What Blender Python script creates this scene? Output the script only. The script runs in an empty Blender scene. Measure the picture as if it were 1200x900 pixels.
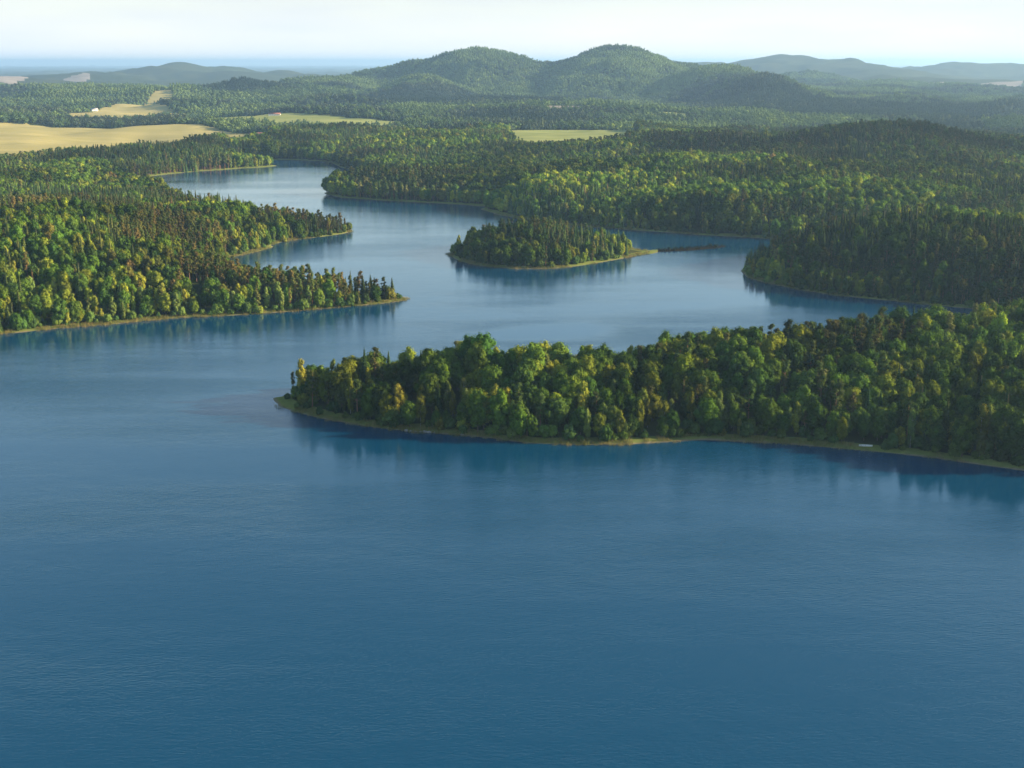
import bpy, math, random
import numpy as np
from mathutils import Vector

R = math.radians
sc = bpy.context.scene
col = sc.collection

# ------------------------------------------------------------------ camera, sky, sun, exposure
CAM_H, PITCH, FPX = 160.0, R(14.1), 1500.0          # metres, radians, focal length in 1200-px photo pixels
cam_d = bpy.data.cameras.new('camera')
cam = bpy.data.objects.new('camera', cam_d)
col.objects.link(cam)
cam_d.sensor_width = 36.0
cam_d.lens = 36.0 * FPX / 1200.0
cam_d.clip_start = 1.0
cam_d.clip_end = 150000.0
cam.location = (0, 0, CAM_H)
cam.rotation_euler = (R(90) - PITCH, 0, 0)
sc.camera = cam

SUN_EL, SUN_AZ = R(17.5), R(87.0)                  # azimuth clockwise from +Y (view direction)
VEIL, VEIL_COLOR = 0.98, (2.86, 3.10, 3.42)
world = bpy.data.worlds.new('World')
sc.world = world
world.use_nodes = True
wn, wl = world.node_tree.nodes, world.node_tree.links
wn.clear()
sky = wn.new('ShaderNodeTexSky')
sky.sky_type = 'NISHITA'
sky.sun_disc = False
sky.sun_elevation = SUN_EL
sky.sun_rotation = SUN_AZ
sky.air_density = 1.0
sky.dust_density = 0.4
sky.ozone_density = 0.4
sky.altitude = 200
bg = wn.new('ShaderNodeBackground')
bg.inputs['Strength'].default_value = 0.085
wo = wn.new('ShaderNodeOutputWorld')
# thin veil of high cloud that whitens the sky towards the horizon, alike in every direction
wg = wn.new('ShaderNodeTexCoord')
wsep = wn.new('ShaderNodeSeparateXYZ')
wl.new(wg.outputs['Generated'], wsep.inputs[0])
wz = wn.new('ShaderNodeMapRange')
wz.interpolation_type = 'SMOOTHERSTEP'
for nm_, v_ in (('From Min', 0.21), ('From Max', -0.03), ('To Min', 0.0), ('To Max', VEIL)):
    wz.inputs[nm_].default_value = v_
wl.new(wsep.outputs['Z'], wz.inputs['Value'])
wmap = wn.new('ShaderNodeMapping')
wmap.inputs['Scale'].default_value = (1.0, 1.0, 7.0)
wl.new(wg.outputs['Generated'], wmap.inputs['Vector'])
wns = wn.new('ShaderNodeTexNoise')
wns.inputs['Scale'].default_value = 4.0
wns.inputs['Detail'].default_value = 6.0
wl.new(wmap.outputs[0], wns.inputs['Vector'])
wcl = wn.new('ShaderNodeMapRange')
for nm_, v_ in (('From Min', 0.3), ('From Max', 0.7), ('To Min', 0.72), ('To Max', 1.06)):
    wcl.inputs[nm_].default_value = v_
wl.new(wns.outputs['Fac'], wcl.inputs['Value'])
wmul = wn.new('ShaderNodeMath')
wmul.operation = 'MULTIPLY'
wmul.use_clamp = True
wl.new(wz.outputs[0], wmul.inputs[0])
wl.new(wcl.outputs[0], wmul.inputs[1])
wmix = wn.new('ShaderNodeMix')
wmix.data_type = 'RGBA'
wl.new(wmul.outputs[0], wmix.inputs[0])
wl.new(sky.outputs[0], wmix.inputs[6])
wlow = wn.new('ShaderNodeMapRange')
for nm_, v_ in (('From Min', 0.06), ('From Max', 0.0), ('To Min', 1.0), ('To Max', 1.45)):
    wlow.inputs[nm_].default_value = v_
wl.new(wsep.outputs['Z'], wlow.inputs['Value'])
wvc = wn.new('ShaderNodeVectorMath')
wvc.operation = 'SCALE'
wvc.inputs[0].default_value = VEIL_COLOR
wl.new(wlow.outputs[0], wvc.inputs['Scale'])
wl.new(wvc.outputs[0], wmix.inputs[7])
wl.new(wmix.outputs[2], bg.inputs['Color'])
wl.new(bg.outputs[0], wo.inputs['Surface'])

sun_d = bpy.data.lights.new('sun', 'SUN')
sun_d.energy = 5.0
sun_d.angle = R(0.53)
sun_d.color = (1.0, 0.80, 0.54)
sun = bpy.data.objects.new('sun', sun_d)
col.objects.link(sun)
sdir = Vector((math.sin(SUN_AZ) * math.cos(SUN_EL), math.cos(SUN_AZ) * math.cos(SUN_EL), math.sin(SUN_EL)))
sun.rotation_euler = sdir.to_track_quat('Z', 'Y').to_euler()
sun.location = (600, 0, 600)

vs = sc.view_settings
vs.view_transform = 'Standard'
vs.look = 'None'
vs.gamma = 1.0
vs.exposure = 1.55
cy = sc.cycles
cy.max_bounces = 5
cy.diffuse_bounces = 2
cy.glossy_bounces = 2
cy.transmission_bounces = 2
cy.volume_bounces = 1
cy.transparent_max_bounces = 4
cy.sample_clamp_indirect = 4.0

HAZE_DENSITY = 5.0e-5
HAZE_COLOR = (0.43, 0.69, 1.0)

# ------------------------------------------------------------------ helpers
rng = np.random.default_rng(11)
random.seed(5)


def pix(px, py, z=0.0):
    """photo pixel -> point on the horizontal plane z."""
    u, v = (px - 600) / FPX, (450 - py) / FPX
    dx, dy, dz = u, math.cos(PITCH) + v * math.sin(PITCH), -math.sin(PITCH) + v * math.cos(PITCH)
    t = (z - CAM_H) / dz
    return (dx * t, dy * t)


def pix_at(px, py, D):
    """photo pixel -> point at forward distance D (x, y, z)."""
    u, v = (px - 600) / FPX, (450 - py) / FPX
    dx, dy, dz = u, math.cos(PITCH) + v * math.sin(PITCH), -math.sin(PITCH) + v * math.cos(PITCH)
    t = D / dy
    return (dx * t, D, CAM_H + dz * t)


def to_px(x, y, z):
    depth = y * math.cos(PITCH) + (CAM_H - z) * math.sin(PITCH)
    up = y * math.sin(PITCH) - (CAM_H - z) * math.cos(PITCH)
    return 600 + FPX * x / depth, 450 - FPX * up / depth


def hash2(ix, iy, seed):
    h = (ix.astype(np.int64) * 374761393 + iy.astype(np.int64) * 668265263 + seed * 974634777) & 0x7fffffff
    h = ((h ^ (h >> 13)) * 1274126177) & 0x7fffffff
    return ((h ^ (h >> 16)) & 0xffff) / 65535.0


def vnoise(x, y, seed=0):
    ix, iy = np.floor(x), np.floor(y)
    fx, fy = x - ix, y - iy
    fx = fx * fx * (3 - 2 * fx)
    fy = fy * fy * (3 - 2 * fy)
    a, b = hash2(ix, iy, seed), hash2(ix + 1, iy, seed)
    c, d = hash2(ix, iy + 1, seed), hash2(ix + 1, iy + 1, seed)
    return (a * (1 - fx) + b * fx) * (1 - fy) + (c * (1 - fx) + d * fx) * fy


def fbm(x, y, seed=0, octv=4):
    s, a, t = 0.0, 0.5, 0.0
    for i in range(octv):
        s = s + a * vnoise(x * 2 ** i + 17.3 * i, y * 2 ** i - 9.1 * i, seed + i)
        t += a
        a *= 0.5
    return s / t


def sstep(a, b, x):
    t = np.clip((x - a) / (b - a), 0, 1)
    return t * t * (3 - 2 * t)


def seg_dist(P, poly):
    A = poly
    B = np.roll(poly, -1, axis=0)
    d = np.full(len(P), 1e12)
    inside = np.zeros(len(P), bool)
    for (ax, ay), (bx, by) in zip(A, B):
        ex, ey = bx - ax, by - ay
        L = ex * ex + ey * ey + 1e-9
        t = np.clip(((P[:, 0] - ax) * ex + (P[:, 1] - ay) * ey) / L, 0, 1)
        d = np.minimum(d, (P[:, 0] - ax - t * ex) ** 2 + (P[:, 1] - ay - t * ey) ** 2)
        if ay != by:
            c = (ay > P[:, 1]) != (by > P[:, 1])
            inside ^= c & (P[:, 0] < (bx - ax) * (P[:, 1] - ay) / (by - ay) + ax)
    return np.sqrt(d), inside


def rough_poly(pts, step=14.0, amp=2.2, seed=3):
    """subdivide a world polygon and wobble it a little, so shores have small coves."""
    out = []
    n = len(pts)
    for i in range(n):
        a, b = np.array(pts[i]), np.array(pts[(i + 1) % n])
        L = np.linalg.norm(b - a)
        if L > 700 or a[1] < 420 or b[1] < 420:
            out.append(a)
            continue
        k = max(1, int(L / step))
        nrm = np.array((-(b - a)[1], (b - a)[0])) / (L + 1e-9)
        for j in range(k):
            p = a + (b - a) * j / k
            w = (vnoise(np.array([p[0] / 23.0]), np.array([p[1] / 23.0]), seed)[0] - 0.5) * 2 * amp
            out.append(p + nrm * w * min(1.0, L / 40.0))
    return np.array(out)


def tag(o, label=None, cat=None, group=None, kind=None):
    if label: o['label'] = label
    if cat: o['category'] = cat
    if group: o['group'] = group
    if kind: o['kind'] = kind
    return o


def new_mesh(name, V, F, smooth=False, mats=(), midx=None, attrs=None):
    """numpy mesh: V (n,3), F (m,k) equal-sided faces."""
    me = bpy.data.meshes.new(name)
    V = np.asarray(V, np.float32)
    F = np.asarray(F, np.int32)
    me.vertices.add(len(V))
    me.vertices.foreach_set('co', V.ravel())
    k = F.shape[1]
    me.loops.add(F.size)
    me.loops.foreach_set('vertex_index', F.ravel())
    me.polygons.add(len(F))
    me.polygons.foreach_set('loop_start', np.arange(0, F.size, k, dtype=np.int32))
    me.polygons.foreach_set('loop_total', np.full(len(F), k, np.int32))
    if smooth:
        me.polygons.foreach_set('use_smooth', np.ones(len(F), bool))
    for m in mats:
        me.materials.append(m)
    if midx is not None:
        me.polygons.foreach_set('material_index', np.asarray(midx, np.int32))
    for an, (dom, arr) in (attrs or {}).items():
        arr = np.asarray(arr, np.float32)
        at = me.attributes.new(an, 'FLOAT', dom)
        at.data.foreach_set('value', arr)
    me.update(calc_edges=True)
    return me


def obj(name, me, parent=None):
    o = bpy.data.objects.new(name, me)
    col.objects.link(o)
    if parent: o.parent = parent
    return o


def empty(name, loc, rz=0.0, s=1.0):
    o = bpy.data.objects.new(name, None)
    col.objects.link(o)
    o.location = loc
    o.rotation_euler = (0, 0, rz)
    o.scale = (s, s, s) if np.isscalar(s) else s
    o.empty_display_size = 0.5
    return o


# ------------------------------------------------------------------ materials
def mat(name):
    m = bpy.data.materials.new(name)
    m.use_nodes = True
    m.node_tree.nodes.clear()
    return m, m.node_tree.nodes, m.node_tree.links


def N(nt, typ, **kw):
    n = nt.new(typ)
    for k, v in kw.items():
        setattr(n, k, v)
    return n


def math_node(nt, lk, op, a, b=None, c=None):
    n = nt.new('ShaderNodeMath')
    n.operation = op
    for i, v in enumerate((a, b, c)):
        if v is None: continue
        if isinstance(v, (int, float)): n.inputs[i].default_value = v
        else: lk.new(v, n.inputs[i])
    return n.outputs[0]


def mix_col(nt, lk, fac, a, b, blend='MIX'):
    n = nt.new('ShaderNodeMix')
    n.data_type = 'RGBA'
    n.blend_type = blend
    for i, v in ((0, fac), (6, a), (7, b)):
        if isinstance(v, (int, float)): n.inputs[i].default_value = v
        elif isinstance(v, tuple): n.inputs[i].default_value = (*v, 1)
        else: lk.new(v, n.inputs[i])
    return n.outputs[2]


def leaf_material():
    m, nt, lk = mat('foliage')
    tint = N(nt, 'ShaderNodeAttribute', attribute_type='INSTANCER', attribute_name='tint')
    var = N(nt, 'ShaderNodeAttribute', attribute_type='GEOMETRY', attribute_name='var')
    f = math_node(nt, lk, 'MULTIPLY_ADD', var.outputs['Fac'], 0.75, 0.62)
    c = mix_col(nt, lk, 1.0, tint.outputs['Color'], f, 'MULTIPLY')
    # a few yellower clumps
    yel = mix_col(nt, lk, 1.0, c, (1.22, 1.08, 0.8), 'MULTIPLY')
    k = math_node(nt, lk, 'GREATER_THAN', var.outputs['Fac'], 0.8)
    c = mix_col(nt, lk, k, c, yel)
    d = N(nt, 'ShaderNodeBsdfDiffuse')
    t = N(nt, 'ShaderNodeBsdfTranslucent')
    lk.new(c, d.inputs['Color'])
    ct = mix_col(nt, lk, 1.0, c, (1.3, 1.25, 0.5), 'MULTIPLY')
    lk.new(ct, t.inputs['Color'])
    mx = N(nt, 'ShaderNodeMixShader')
    mx.inputs[0].default_value = 0.22
    lk.new(d.outputs[0], mx.inputs[1])
    lk.new(t.outputs[0], mx.inputs[2])
    o = N(nt, 'ShaderNodeOutputMaterial')
    lk.new(mx.outputs[0], o.inputs['Surface'])
    return m


def simple_mat(name, c1, c2, scale=4.0, rough=0.8, stretch=(1, 1, 1), bump=0.0):
    m, nt, lk = mat(name)
    tc = N(nt, 'ShaderNodeTexCoord')
    mp = N(nt, 'ShaderNodeMapping')
    mp.inputs['Scale'].default_value = stretch
    lk.new(tc.outputs['Object'], mp.inputs['Vector'])
    nz = N(nt, 'ShaderNodeTexNoise')
    nz.inputs['Scale'].default_value = scale
    nz.inputs['Detail'].default_value = 5
    lk.new(mp.outputs[0], nz.inputs['Vector'])
    c = mix_col(nt, lk, nz.outputs['Fac'], c1, c2)
    p = N(nt, 'ShaderNodeBsdfPrincipled')
    lk.new(c, p.inputs['Base Color'])
    p.inputs['Roughness'].default_value = rough
    if bump:
        b = N(nt, 'ShaderNodeBump')
        b.inputs['Strength'].default_value = bump
        lk.new(nz.outputs['Fac'], b.inputs['Height'])
        lk.new(b.outputs[0], p.inputs['Normal'])
    o = N(nt, 'ShaderNodeOutputMaterial')
    lk.new(p.outputs[0], o.inputs['Surface'])
    return m


M_LEAF = leaf_material()
M_BARK = simple_mat('grey_brown_bark', (0.07, 0.05, 0.035), (0.16, 0.12, 0.085), 3.0, 0.9, (1, 1, 0.25), 0.4)
M_PINEBARK = simple_mat('orange_pine_bark', (0.16, 0.075, 0.04), (0.28, 0.15, 0.08), 3.0, 0.9, (1, 1, 0.3), 0.4)
M_BIRCHBARK = simple_mat('white_birch_bark', (0.42, 0.40, 0.37), (0.14, 0.13, 0.12), 2.2, 0.7, (0.4, 0.4, 1.6))
M_WHITE = simple_mat('white_paint', (0.80, 0.80, 0.78), (0.68, 0.68, 0.66), 3.0, 0.5)
M_WALL = simple_mat('pale_render', (0.78, 0.75, 0.70), (0.66, 0.62, 0.57), 1.2, 0.85)
M_ROOF = simple_mat('red_clay_tile', (0.24, 0.10, 0.07), (0.17, 0.075, 0.055), 2.0, 0.8, (1, 6, 6))
M_ROOFGREY = simple_mat('grey_roof_sheet', (0.30, 0.30, 0.30), (0.42, 0.41, 0.40), 2.0, 0.6)
M_GLASS = simple_mat('dark_window_glass', (0.02, 0.03, 0.04), (0.04, 0.05, 0.06), 2.0, 0.1)
M_WOOD = simple_mat('weathered_wood', (0.22, 0.17, 0.12), (0.34, 0.28, 0.21), 3.0, 0.8, (1, 1, 0.2))
M_ROCK = simple_mat('pale_shore_stone', (0.30, 0.29, 0.27), (0.20, 0.19, 0.18), 1.5, 0.9, (1, 1, 1), 0.5)


def reed_material():
    m, nt, lk = mat('reeds')
    tint = N(nt, 'ShaderNodeAttribute', attribute_type='INSTANCER', attribute_name='tint')
    d = N(nt, 'ShaderNodeBsdfDiffuse')
    t = N(nt, 'ShaderNodeBsdfTranslucent')
    lk.new(tint.outputs['Color'], d.inputs['Color'])
    lk.new(tint.outputs['Color'], t.inputs['Color'])
    mx = N(nt, 'ShaderNodeMixShader')
    mx.inputs[0].default_value = 0.3
    lk.new(d.outputs[0], mx.inputs[1])
    lk.new(t.outputs[0], mx.inputs[2])
    o = N(nt, 'ShaderNodeOutputMaterial')
    lk.new(mx.outputs[0], o.inputs['Surface'])
    return m


M_REED = reed_material()


def ground_material():
    m, nt, lk = mat('ground_cover')
    tc = N(nt, 'ShaderNodeTexCoord')
    P = tc.outputs['Object']
    sd = N(nt, 'ShaderNodeAttribute', attribute_name='shore')
    grs = N(nt, 'ShaderNodeAttribute', attribute_name='grass')

    def noise(s, detail=4, rough=0.55, vec=P):
        n = N(nt, 'ShaderNodeTexNoise')
        n.inputs['Scale'].default_value = s
        n.inputs['Detail'].default_value = detail
        n.inputs['Roughness'].default_value = rough
        lk.new(vec, n.inputs['Vector'])
        return n.outputs['Fac']

    big, mid, fine = noise(0.0025, 5), noise(0.035, 5, 0.65), noise(0.4, 4)
    forest = mix_col(nt, lk, mid, (0.018, 0.028, 0.010), (0.055, 0.070, 0.024))
    k = N(nt, 'ShaderNodeMapRange')
    k.inputs['From Min'].default_value = 0.42
    k.inputs['From Max'].default_value = 0.62
    lk.new(big, k.inputs['Value'])
    forest2 = mix_col(nt, lk, mid, (0.035, 0.042, 0.016), (0.075, 0.085, 0.035))
    forest = mix_col(nt, lk, k.outputs[0], forest, forest2)
    # grass and pale reed litter near the water
    grass = mix_col(nt, lk, fine, (0.085, 0.125, 0.028), (0.205, 0.215, 0.058))
    gf = N(nt, 'ShaderNodeMapRange')
    gf.inputs['From Min'].default_value = 0.35
    gf.inputs['From Max'].default_value = 0.6
    lk.new(grs.outputs['Fac'], gf.inputs['Value'])
    c = mix_col(nt, lk, gf.outputs[0], forest, grass)
    sand = mix_col(nt, lk, fine, (0.10, 0.088, 0.052), (0.24, 0.205, 0.125))
    sf = N(nt, 'ShaderNodeMapRange')
    sf.inputs['From Min'].default_value = 1.5
    sf.inputs['From Max'].default_value = 0.3
    lk.new(math_node(nt, lk, 'MULTIPLY_ADD', mid, 4.0, math_node(nt, lk, 'ADD', sd.outputs['Fac'], -1.8)), sf.inputs['Value'])
    c = mix_col(nt, lk, sf.outputs[0], c, sand)
    # fields
    mp = N(nt, 'ShaderNodeMapping')
    mp.inputs['Rotation'].default_value = (0, 0, 0.5)
    mp.inputs['Scale'].default_value = (0.25, 2.0, 1)
    lk.new(P, mp.inputs['Vector'])
    fn = noise(0.012, 4, 0.5, mp.outputs[0])
    wv = N(nt, 'ShaderNodeTexWave')
    wv.inputs['Scale'].default_value = 0.06
    wv.inputs['Distortion'].default_value = 1.5
    lk.new(mp.outputs[0], wv.inputs['Vector'])
    fn = math_node(nt, lk, 'MULTIPLY_ADD', wv.outputs['Fac'], 0.22, math_node(nt, lk, 'MULTIPLY_ADD', fn, 1.5, -0.35))
    fn = math_node(nt, lk, 'MINIMUM', math_node(nt, lk, 'MAXIMUM', fn, 0.0), 1.0)
    wheat = mix_col(nt, lk, fn, (0.27, 0.25, 0.085), (0.46, 0.39, 0.17))
    green = mix_col(nt, lk, fn, (0.18, 0.22, 0.06), (0.30, 0.31, 0.11))
    pale = mix_col(nt, lk, fn, (0.20, 0.175, 0.145), (0.36, 0.315, 0.27))
    def area(nm):
        at = N(nt, 'ShaderNodeAttribute', attribute_name=nm).outputs['Fac']
        wob = math_node(nt, lk, 'MULTIPLY_ADD', mid, 0.5, -0.25)
        return math_node(nt, lk, 'GREATER_THAN', math_node(nt, lk, 'ADD', at, wob), 0.5)

    for nm, cc in (('wheat', wheat), ('meadow', green), ('pale', pale)):
        c = mix_col(nt, lk, area(nm), c, cc)
    dark_ground = mix_col(nt, lk, fine, (0.008, 0.008, 0.006), (0.022, 0.020, 0.012))  # near-black brown ground along the spit
    c = mix_col(nt, lk, area('dark_ground'), c, dark_ground)
    p = N(nt, 'ShaderNodeBsdfDiffuse')
    lk.new(c, p.inputs['Color'])
    o = N(nt, 'ShaderNodeOutputMaterial')
    lk.new(p.outputs[0], o.inputs['Surface'])
    return m


def water_material():
    m, nt, lk = mat('lake_water')
    tc = N(nt, 'ShaderNodeTexCoord')
    P = tc.outputs['Object']
    calm = N(nt, 'ShaderNodeAttribute', attribute_name='calm').outputs['Fac']

    def noise(scale, sx, sy, detail, rot=0.0):
        mp = N(nt, 'ShaderNodeMapping')
        mp.inputs['Scale'].default_value = (sx, sy, 1)
        mp.inputs['Rotation'].default_value = (0, 0, rot)
        lk.new(P, mp.inputs['Vector'])
        n = N(nt, 'ShaderNodeTexNoise')
        n.inputs['Scale'].default_value = scale
        n.inputs['Detail'].default_value = detail
        n.inputs['Roughness'].default_value = 0.6
        lk.new(mp.outputs[0], n.inputs['Vector'])
        return n.outputs['Fac']

    ripple = noise(1.1, 0.42, 1.0, 3, 0.15)
    swell = noise(0.10, 0.6, 1.0, 2, -0.2)
    gust = noise(0.0060, 0.35, 1.5, 5, 0.12)          # wide patches of wind
    gm = N(nt, 'ShaderNodeMapRange')
    gm.inputs['From Min'].default_value = 0.40
    gm.inputs['From Max'].default_value = 0.62
    lk.new(gust, gm.inputs['Value'])
    wind = math_node(nt, lk, 'MULTIPLY', math_node(nt, lk, 'SUBTRACT', 1.0, calm),
                     math_node(nt, lk, 'MULTIPLY_ADD', gm.outputs[0], 0.95, 0.22))
    h = math_node(nt, lk, 'MULTIPLY_ADD', swell, 1.6, ripple)
    b = N(nt, 'ShaderNodeBump')
    b.inputs['Distance'].default_value = 0.19
    lk.new(math_node(nt, lk, 'MULTIPLY', wind, 0.9), b.inputs['Strength'])
    lk.new(h, b.inputs['Height'])
    p = N(nt, 'ShaderNodeBsdfPrincipled')
    p.inputs['Base Color'].default_value = (0.0001, 0.042, 0.092, 1)
    p.inputs['Specular IOR Level'].default_value = 0.75
    p.inputs['Specular Tint'].default_value = (0.45, 0.92, 1.0, 1)
    p.inputs['IOR'].default_value = 1.333
    lk.new(math_node(nt, lk, 'MULTIPLY_ADD', wind, 0.12, 0.06), p.inputs['Roughness'])
    lk.new(b.outputs[0], p.inputs['Normal'])
    o = N(nt, 'ShaderNodeOutputMaterial')
    lk.new(p.outputs[0], o.inputs['Surface'])
    return m


M_GROUND = ground_material()
M_WATER = water_material()

# ------------------------------------------------------------------ the lake outline (ground plane metres)
LAKE_PX = [
    (-380, 425), (-150, 406), (0, 392), (60, 386), (130, 380), (200, 373.5), (270, 369.5), (330, 365.5), (380, 361.5),
    (430, 357.5), (460, 354.5), (479, 351), (468, 348.5), (440, 347), (400, 345), (350, 342), (300, 335), (270, 322), (245, 312),
    (262, 304), (280, 299.5), (300, 295.5), (320, 289.5), (316, 287), (350, 280.5), (380, 277), (402, 274), (416, 270.5), (400, 268.5),
    (350, 266), (300, 263), (240, 259), (215, 255), (228, 243), (214, 235), (190, 227), (150, 220), (115, 214), (130, 209.5),
    (175, 206.5), (205, 203.5), (235, 200.5), (262, 199), (282, 197.3), (305, 196.3), (326, 194.6), (318, 193.2), (290, 193),
    (277, 190.5), (287, 187.6), (340, 187.2), (384, 189.3), (400, 196.5), (430, 203), (455, 206.5), (500, 209.5), (540, 212), (520, 214),
    (460, 216.5), (420, 219.5), (392, 222), (379, 226.5), (400, 231.5), (450, 235.3), (500, 237.5), (550, 240.5), (563, 242),
    (575, 241.2), (564, 245), (580, 251), (620, 258.5), (660, 262.8), (700, 266.5), (760, 271), (800, 274), (860, 277.5), (930, 281),
    (1000, 285), (1030, 288), (1000, 292), (930, 297), (888, 305), (866, 317), (876, 325), (900, 332), (940, 340), (980, 346),
    (1020, 350.5), (1060, 354), (1100, 358), (1140, 362), (1220, 369), (1330, 380), (1330, 388), (1250, 393), (1150, 400),
    (1050, 410), (950, 420), (850, 430), (760, 444), (700, 451), (600, 451), (500, 450), (400, 455), (345, 461), (318, 467),
    (330, 477), (345, 482), (380, 491), (430, 499.5), (480, 506), (530, 509), (575, 513), (620, 519), (680, 521.5), (740, 520), (790, 517),
    (830, 515), (870, 517), (920, 520), (980, 525), (1040, 530.5), (1090, 535.5), (1130, 541.5), (1165, 547), (1200, 552), (1300, 565), (1420, 590)]
lake = [pix(*p) for p in LAKE_PX] + [(420, 300), (420, -250), (-430, -250), (-460, 520)]
lake = rough_poly(lake)
ISLE_PX = [(525, 298), (540, 306), (560, 311), (600, 315), (640, 315.5), (680, 311.5), (710, 306.5), (738, 301), (755, 298),
           (770, 296.4), (768, 294.4), (750, 294), (735, 290), (700, 286), (650, 283), (600, 284), (560, 288), (535, 293)]
isle = rough_poly([pix(*p) for p in ISLE_PX], 10, 1.6, 8)

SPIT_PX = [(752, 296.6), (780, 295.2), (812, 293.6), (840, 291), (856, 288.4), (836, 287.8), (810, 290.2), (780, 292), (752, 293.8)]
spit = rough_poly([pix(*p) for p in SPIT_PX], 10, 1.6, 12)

# signed distance raster (positive on land)
GX0, GY0, GS = -1600.0, -300.0, 4.0
gx = np.arange(GX0, 1600, GS)
gy = np.arange(GY0, 3000, GS)
GX, GY = np.meshgrid(gx, gy)
GP = np.stack([GX.ravel(), GY.ravel()], 1)
dl, il = seg_dist(GP, lake)
di, ii = seg_dist(GP, isle)
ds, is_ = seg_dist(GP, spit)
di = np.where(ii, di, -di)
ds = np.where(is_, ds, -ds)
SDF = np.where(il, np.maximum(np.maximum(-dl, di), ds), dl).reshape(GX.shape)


def shore(x, y):
    fx = np.clip((x - GX0) / GS, 0, len(gx) - 1.001)
    fy = np.clip((y - GY0) / GS, 0, len(gy) - 1.001)
    ix, iy = fx.astype(int), fy.astype(int)
    fx, fy = fx - ix, fy - iy
    v = (SDF[iy, ix] * (1 - fx) + SDF[iy, ix + 1] * fx) * (1 - fy) + (SDF[iy + 1, ix] * (1 - fx) + SDF[iy + 1, ix + 1] * fx) * fy
    far = (x < GX0) | (x > 1590) | (y < GY0) | (y > 2990)
    return np.where(far, 300.0, v)


# ------------------------------------------------------------------ terrain height
TREE = 15.0
# (photo px of the top, photo y of the skyline, distance, sigma sideways in px, sigma in depth in metres, floor)
HILLS_PX = [
    (572, 57, 6200, 70, 480, 1), (718, 51, 6000, 66, 520, 1), (640, 80, 6200, 90, 380, .8), (500, 71, 6350, 55, 380, .9), (455, 84, 6400, 45, 380, .9), (790, 74, 6250, 50, 420, .9), (840, 84, 6300, 60, 400, .8), (736, 74, 5550, 36, 330, .6), (560, 78, 5750, 36, 300, .6), (600, 92, 5500, 34, 260, .6), (690, 98, 5300, 40, 260, .6),
    (500, 86, 5300, 38, 300, .8), (838, 82, 5200, 48, 340, .8), (888, 90, 4500, 46, 300, 1), (945, 112, 4450, 40, 200, .8), (775, 100, 5300, 60, 360, .7),
    (560, 116, 4650, 120, 260, .8), (420, 118, 4500, 90, 240, .8), (690, 124, 4500, 70, 240, .8), (380, 92, 5600, 70, 420, .8),
    (300, 96, 5000, 75, 300, .9), (160, 100, 5400, 90, 350, .8), (40, 112, 5000, 80, 350, .7), (430, 88, 6000, 50, 400, .8),
    (215, 75, 11500, 52, 900, 1), (120, 86, 10500, 60, 800, .8), (300, 83, 11000, 60, 800, .8), (10, 88, 8600, 80, 300, .5),
    (920, 66, 11500, 80, 1000, 1), (820, 72, 12500, 70, 900, .8), (1010, 78, 10000, 70, 900, .8), (1140, 72, 12500, 75, 900, 1),
    (1240, 72, 12500, 60, 900, 1), (940, 84, 7600, 45, 600, .8), (1010, 97, 6600, 70, 450, .8), (1150, 101, 6000, 90, 350, .7),
    (1080, 92, 8200, 80, 600, .7), (1200, 96, 7600, 60, 500, .7), (930, 118, 4200, 70, 260, .7), (1080, 118, 4300, 110, 220, .8), (1210, 116, 4400, 70, 220, .8),
    (1130, 138, 3300, 90, 160, .5), (960, 138, 3400, 60, 160, .5),
    (1060, 144, 1900, 125, 160, .6), (915, 161, 1960, 90, 180, .7), (1200, 162, 1900, 95, 180, .6), (820, 176, 2020, 70, 160, .6)]
HILLS = []
for hx, hy, D, sx, sy, w in HILLS_PX:
    x, y, z = pix_at(hx, hy, D)
    HILLS.append((x, y, z - TREE, sx * D / FPX, sy, w))
# knolls near the lake: ground px, height, radius
KNOLLS = []
for kx, ky, hh, rr in [(1010, 445, 4, 70), (1190, 440, 5, 90), (820, 460, 2, 45), (1130, 322, 20, 100), (1000, 310, 11, 70), (560, 470, 4, 50),
                       (150, 330, 12, 90), (40, 300, 20, 100), (60, 335, 10, 70), (300, 270, 3, 80), (180, 270, 7, 70), (140, 245, 3, 90), (60, 228, 5, 100),
                       (640, 297, 3, 50), (760, 235, 10, 150), (640, 232, 7, 120), (900, 250, 9, 120), (500, 222, 6, 110), (1100, 250, 10, 150),
                       (430, 190, 5, 160), (700, 205, 6, 200), (560, 190, 4, 200), (90, 195, 2, 160)]:
    x, y = pix(kx, ky)
    KNOLLS.append((x, y, hh, rr))
for kx, ky, kz, hh, rr in [(670, 151, 20, 12, 190), (110, 151, 10, 5, 330), (150, 127, 12, 12, 380), (330, 143, 12, 3, 330), (660, 136, 14, 16, 250), (790, 141, 14, 18, 200)]:
    x, y = pix(kx, ky, kz)
    KNOLLS.append((x, y, hh, rr))


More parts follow.
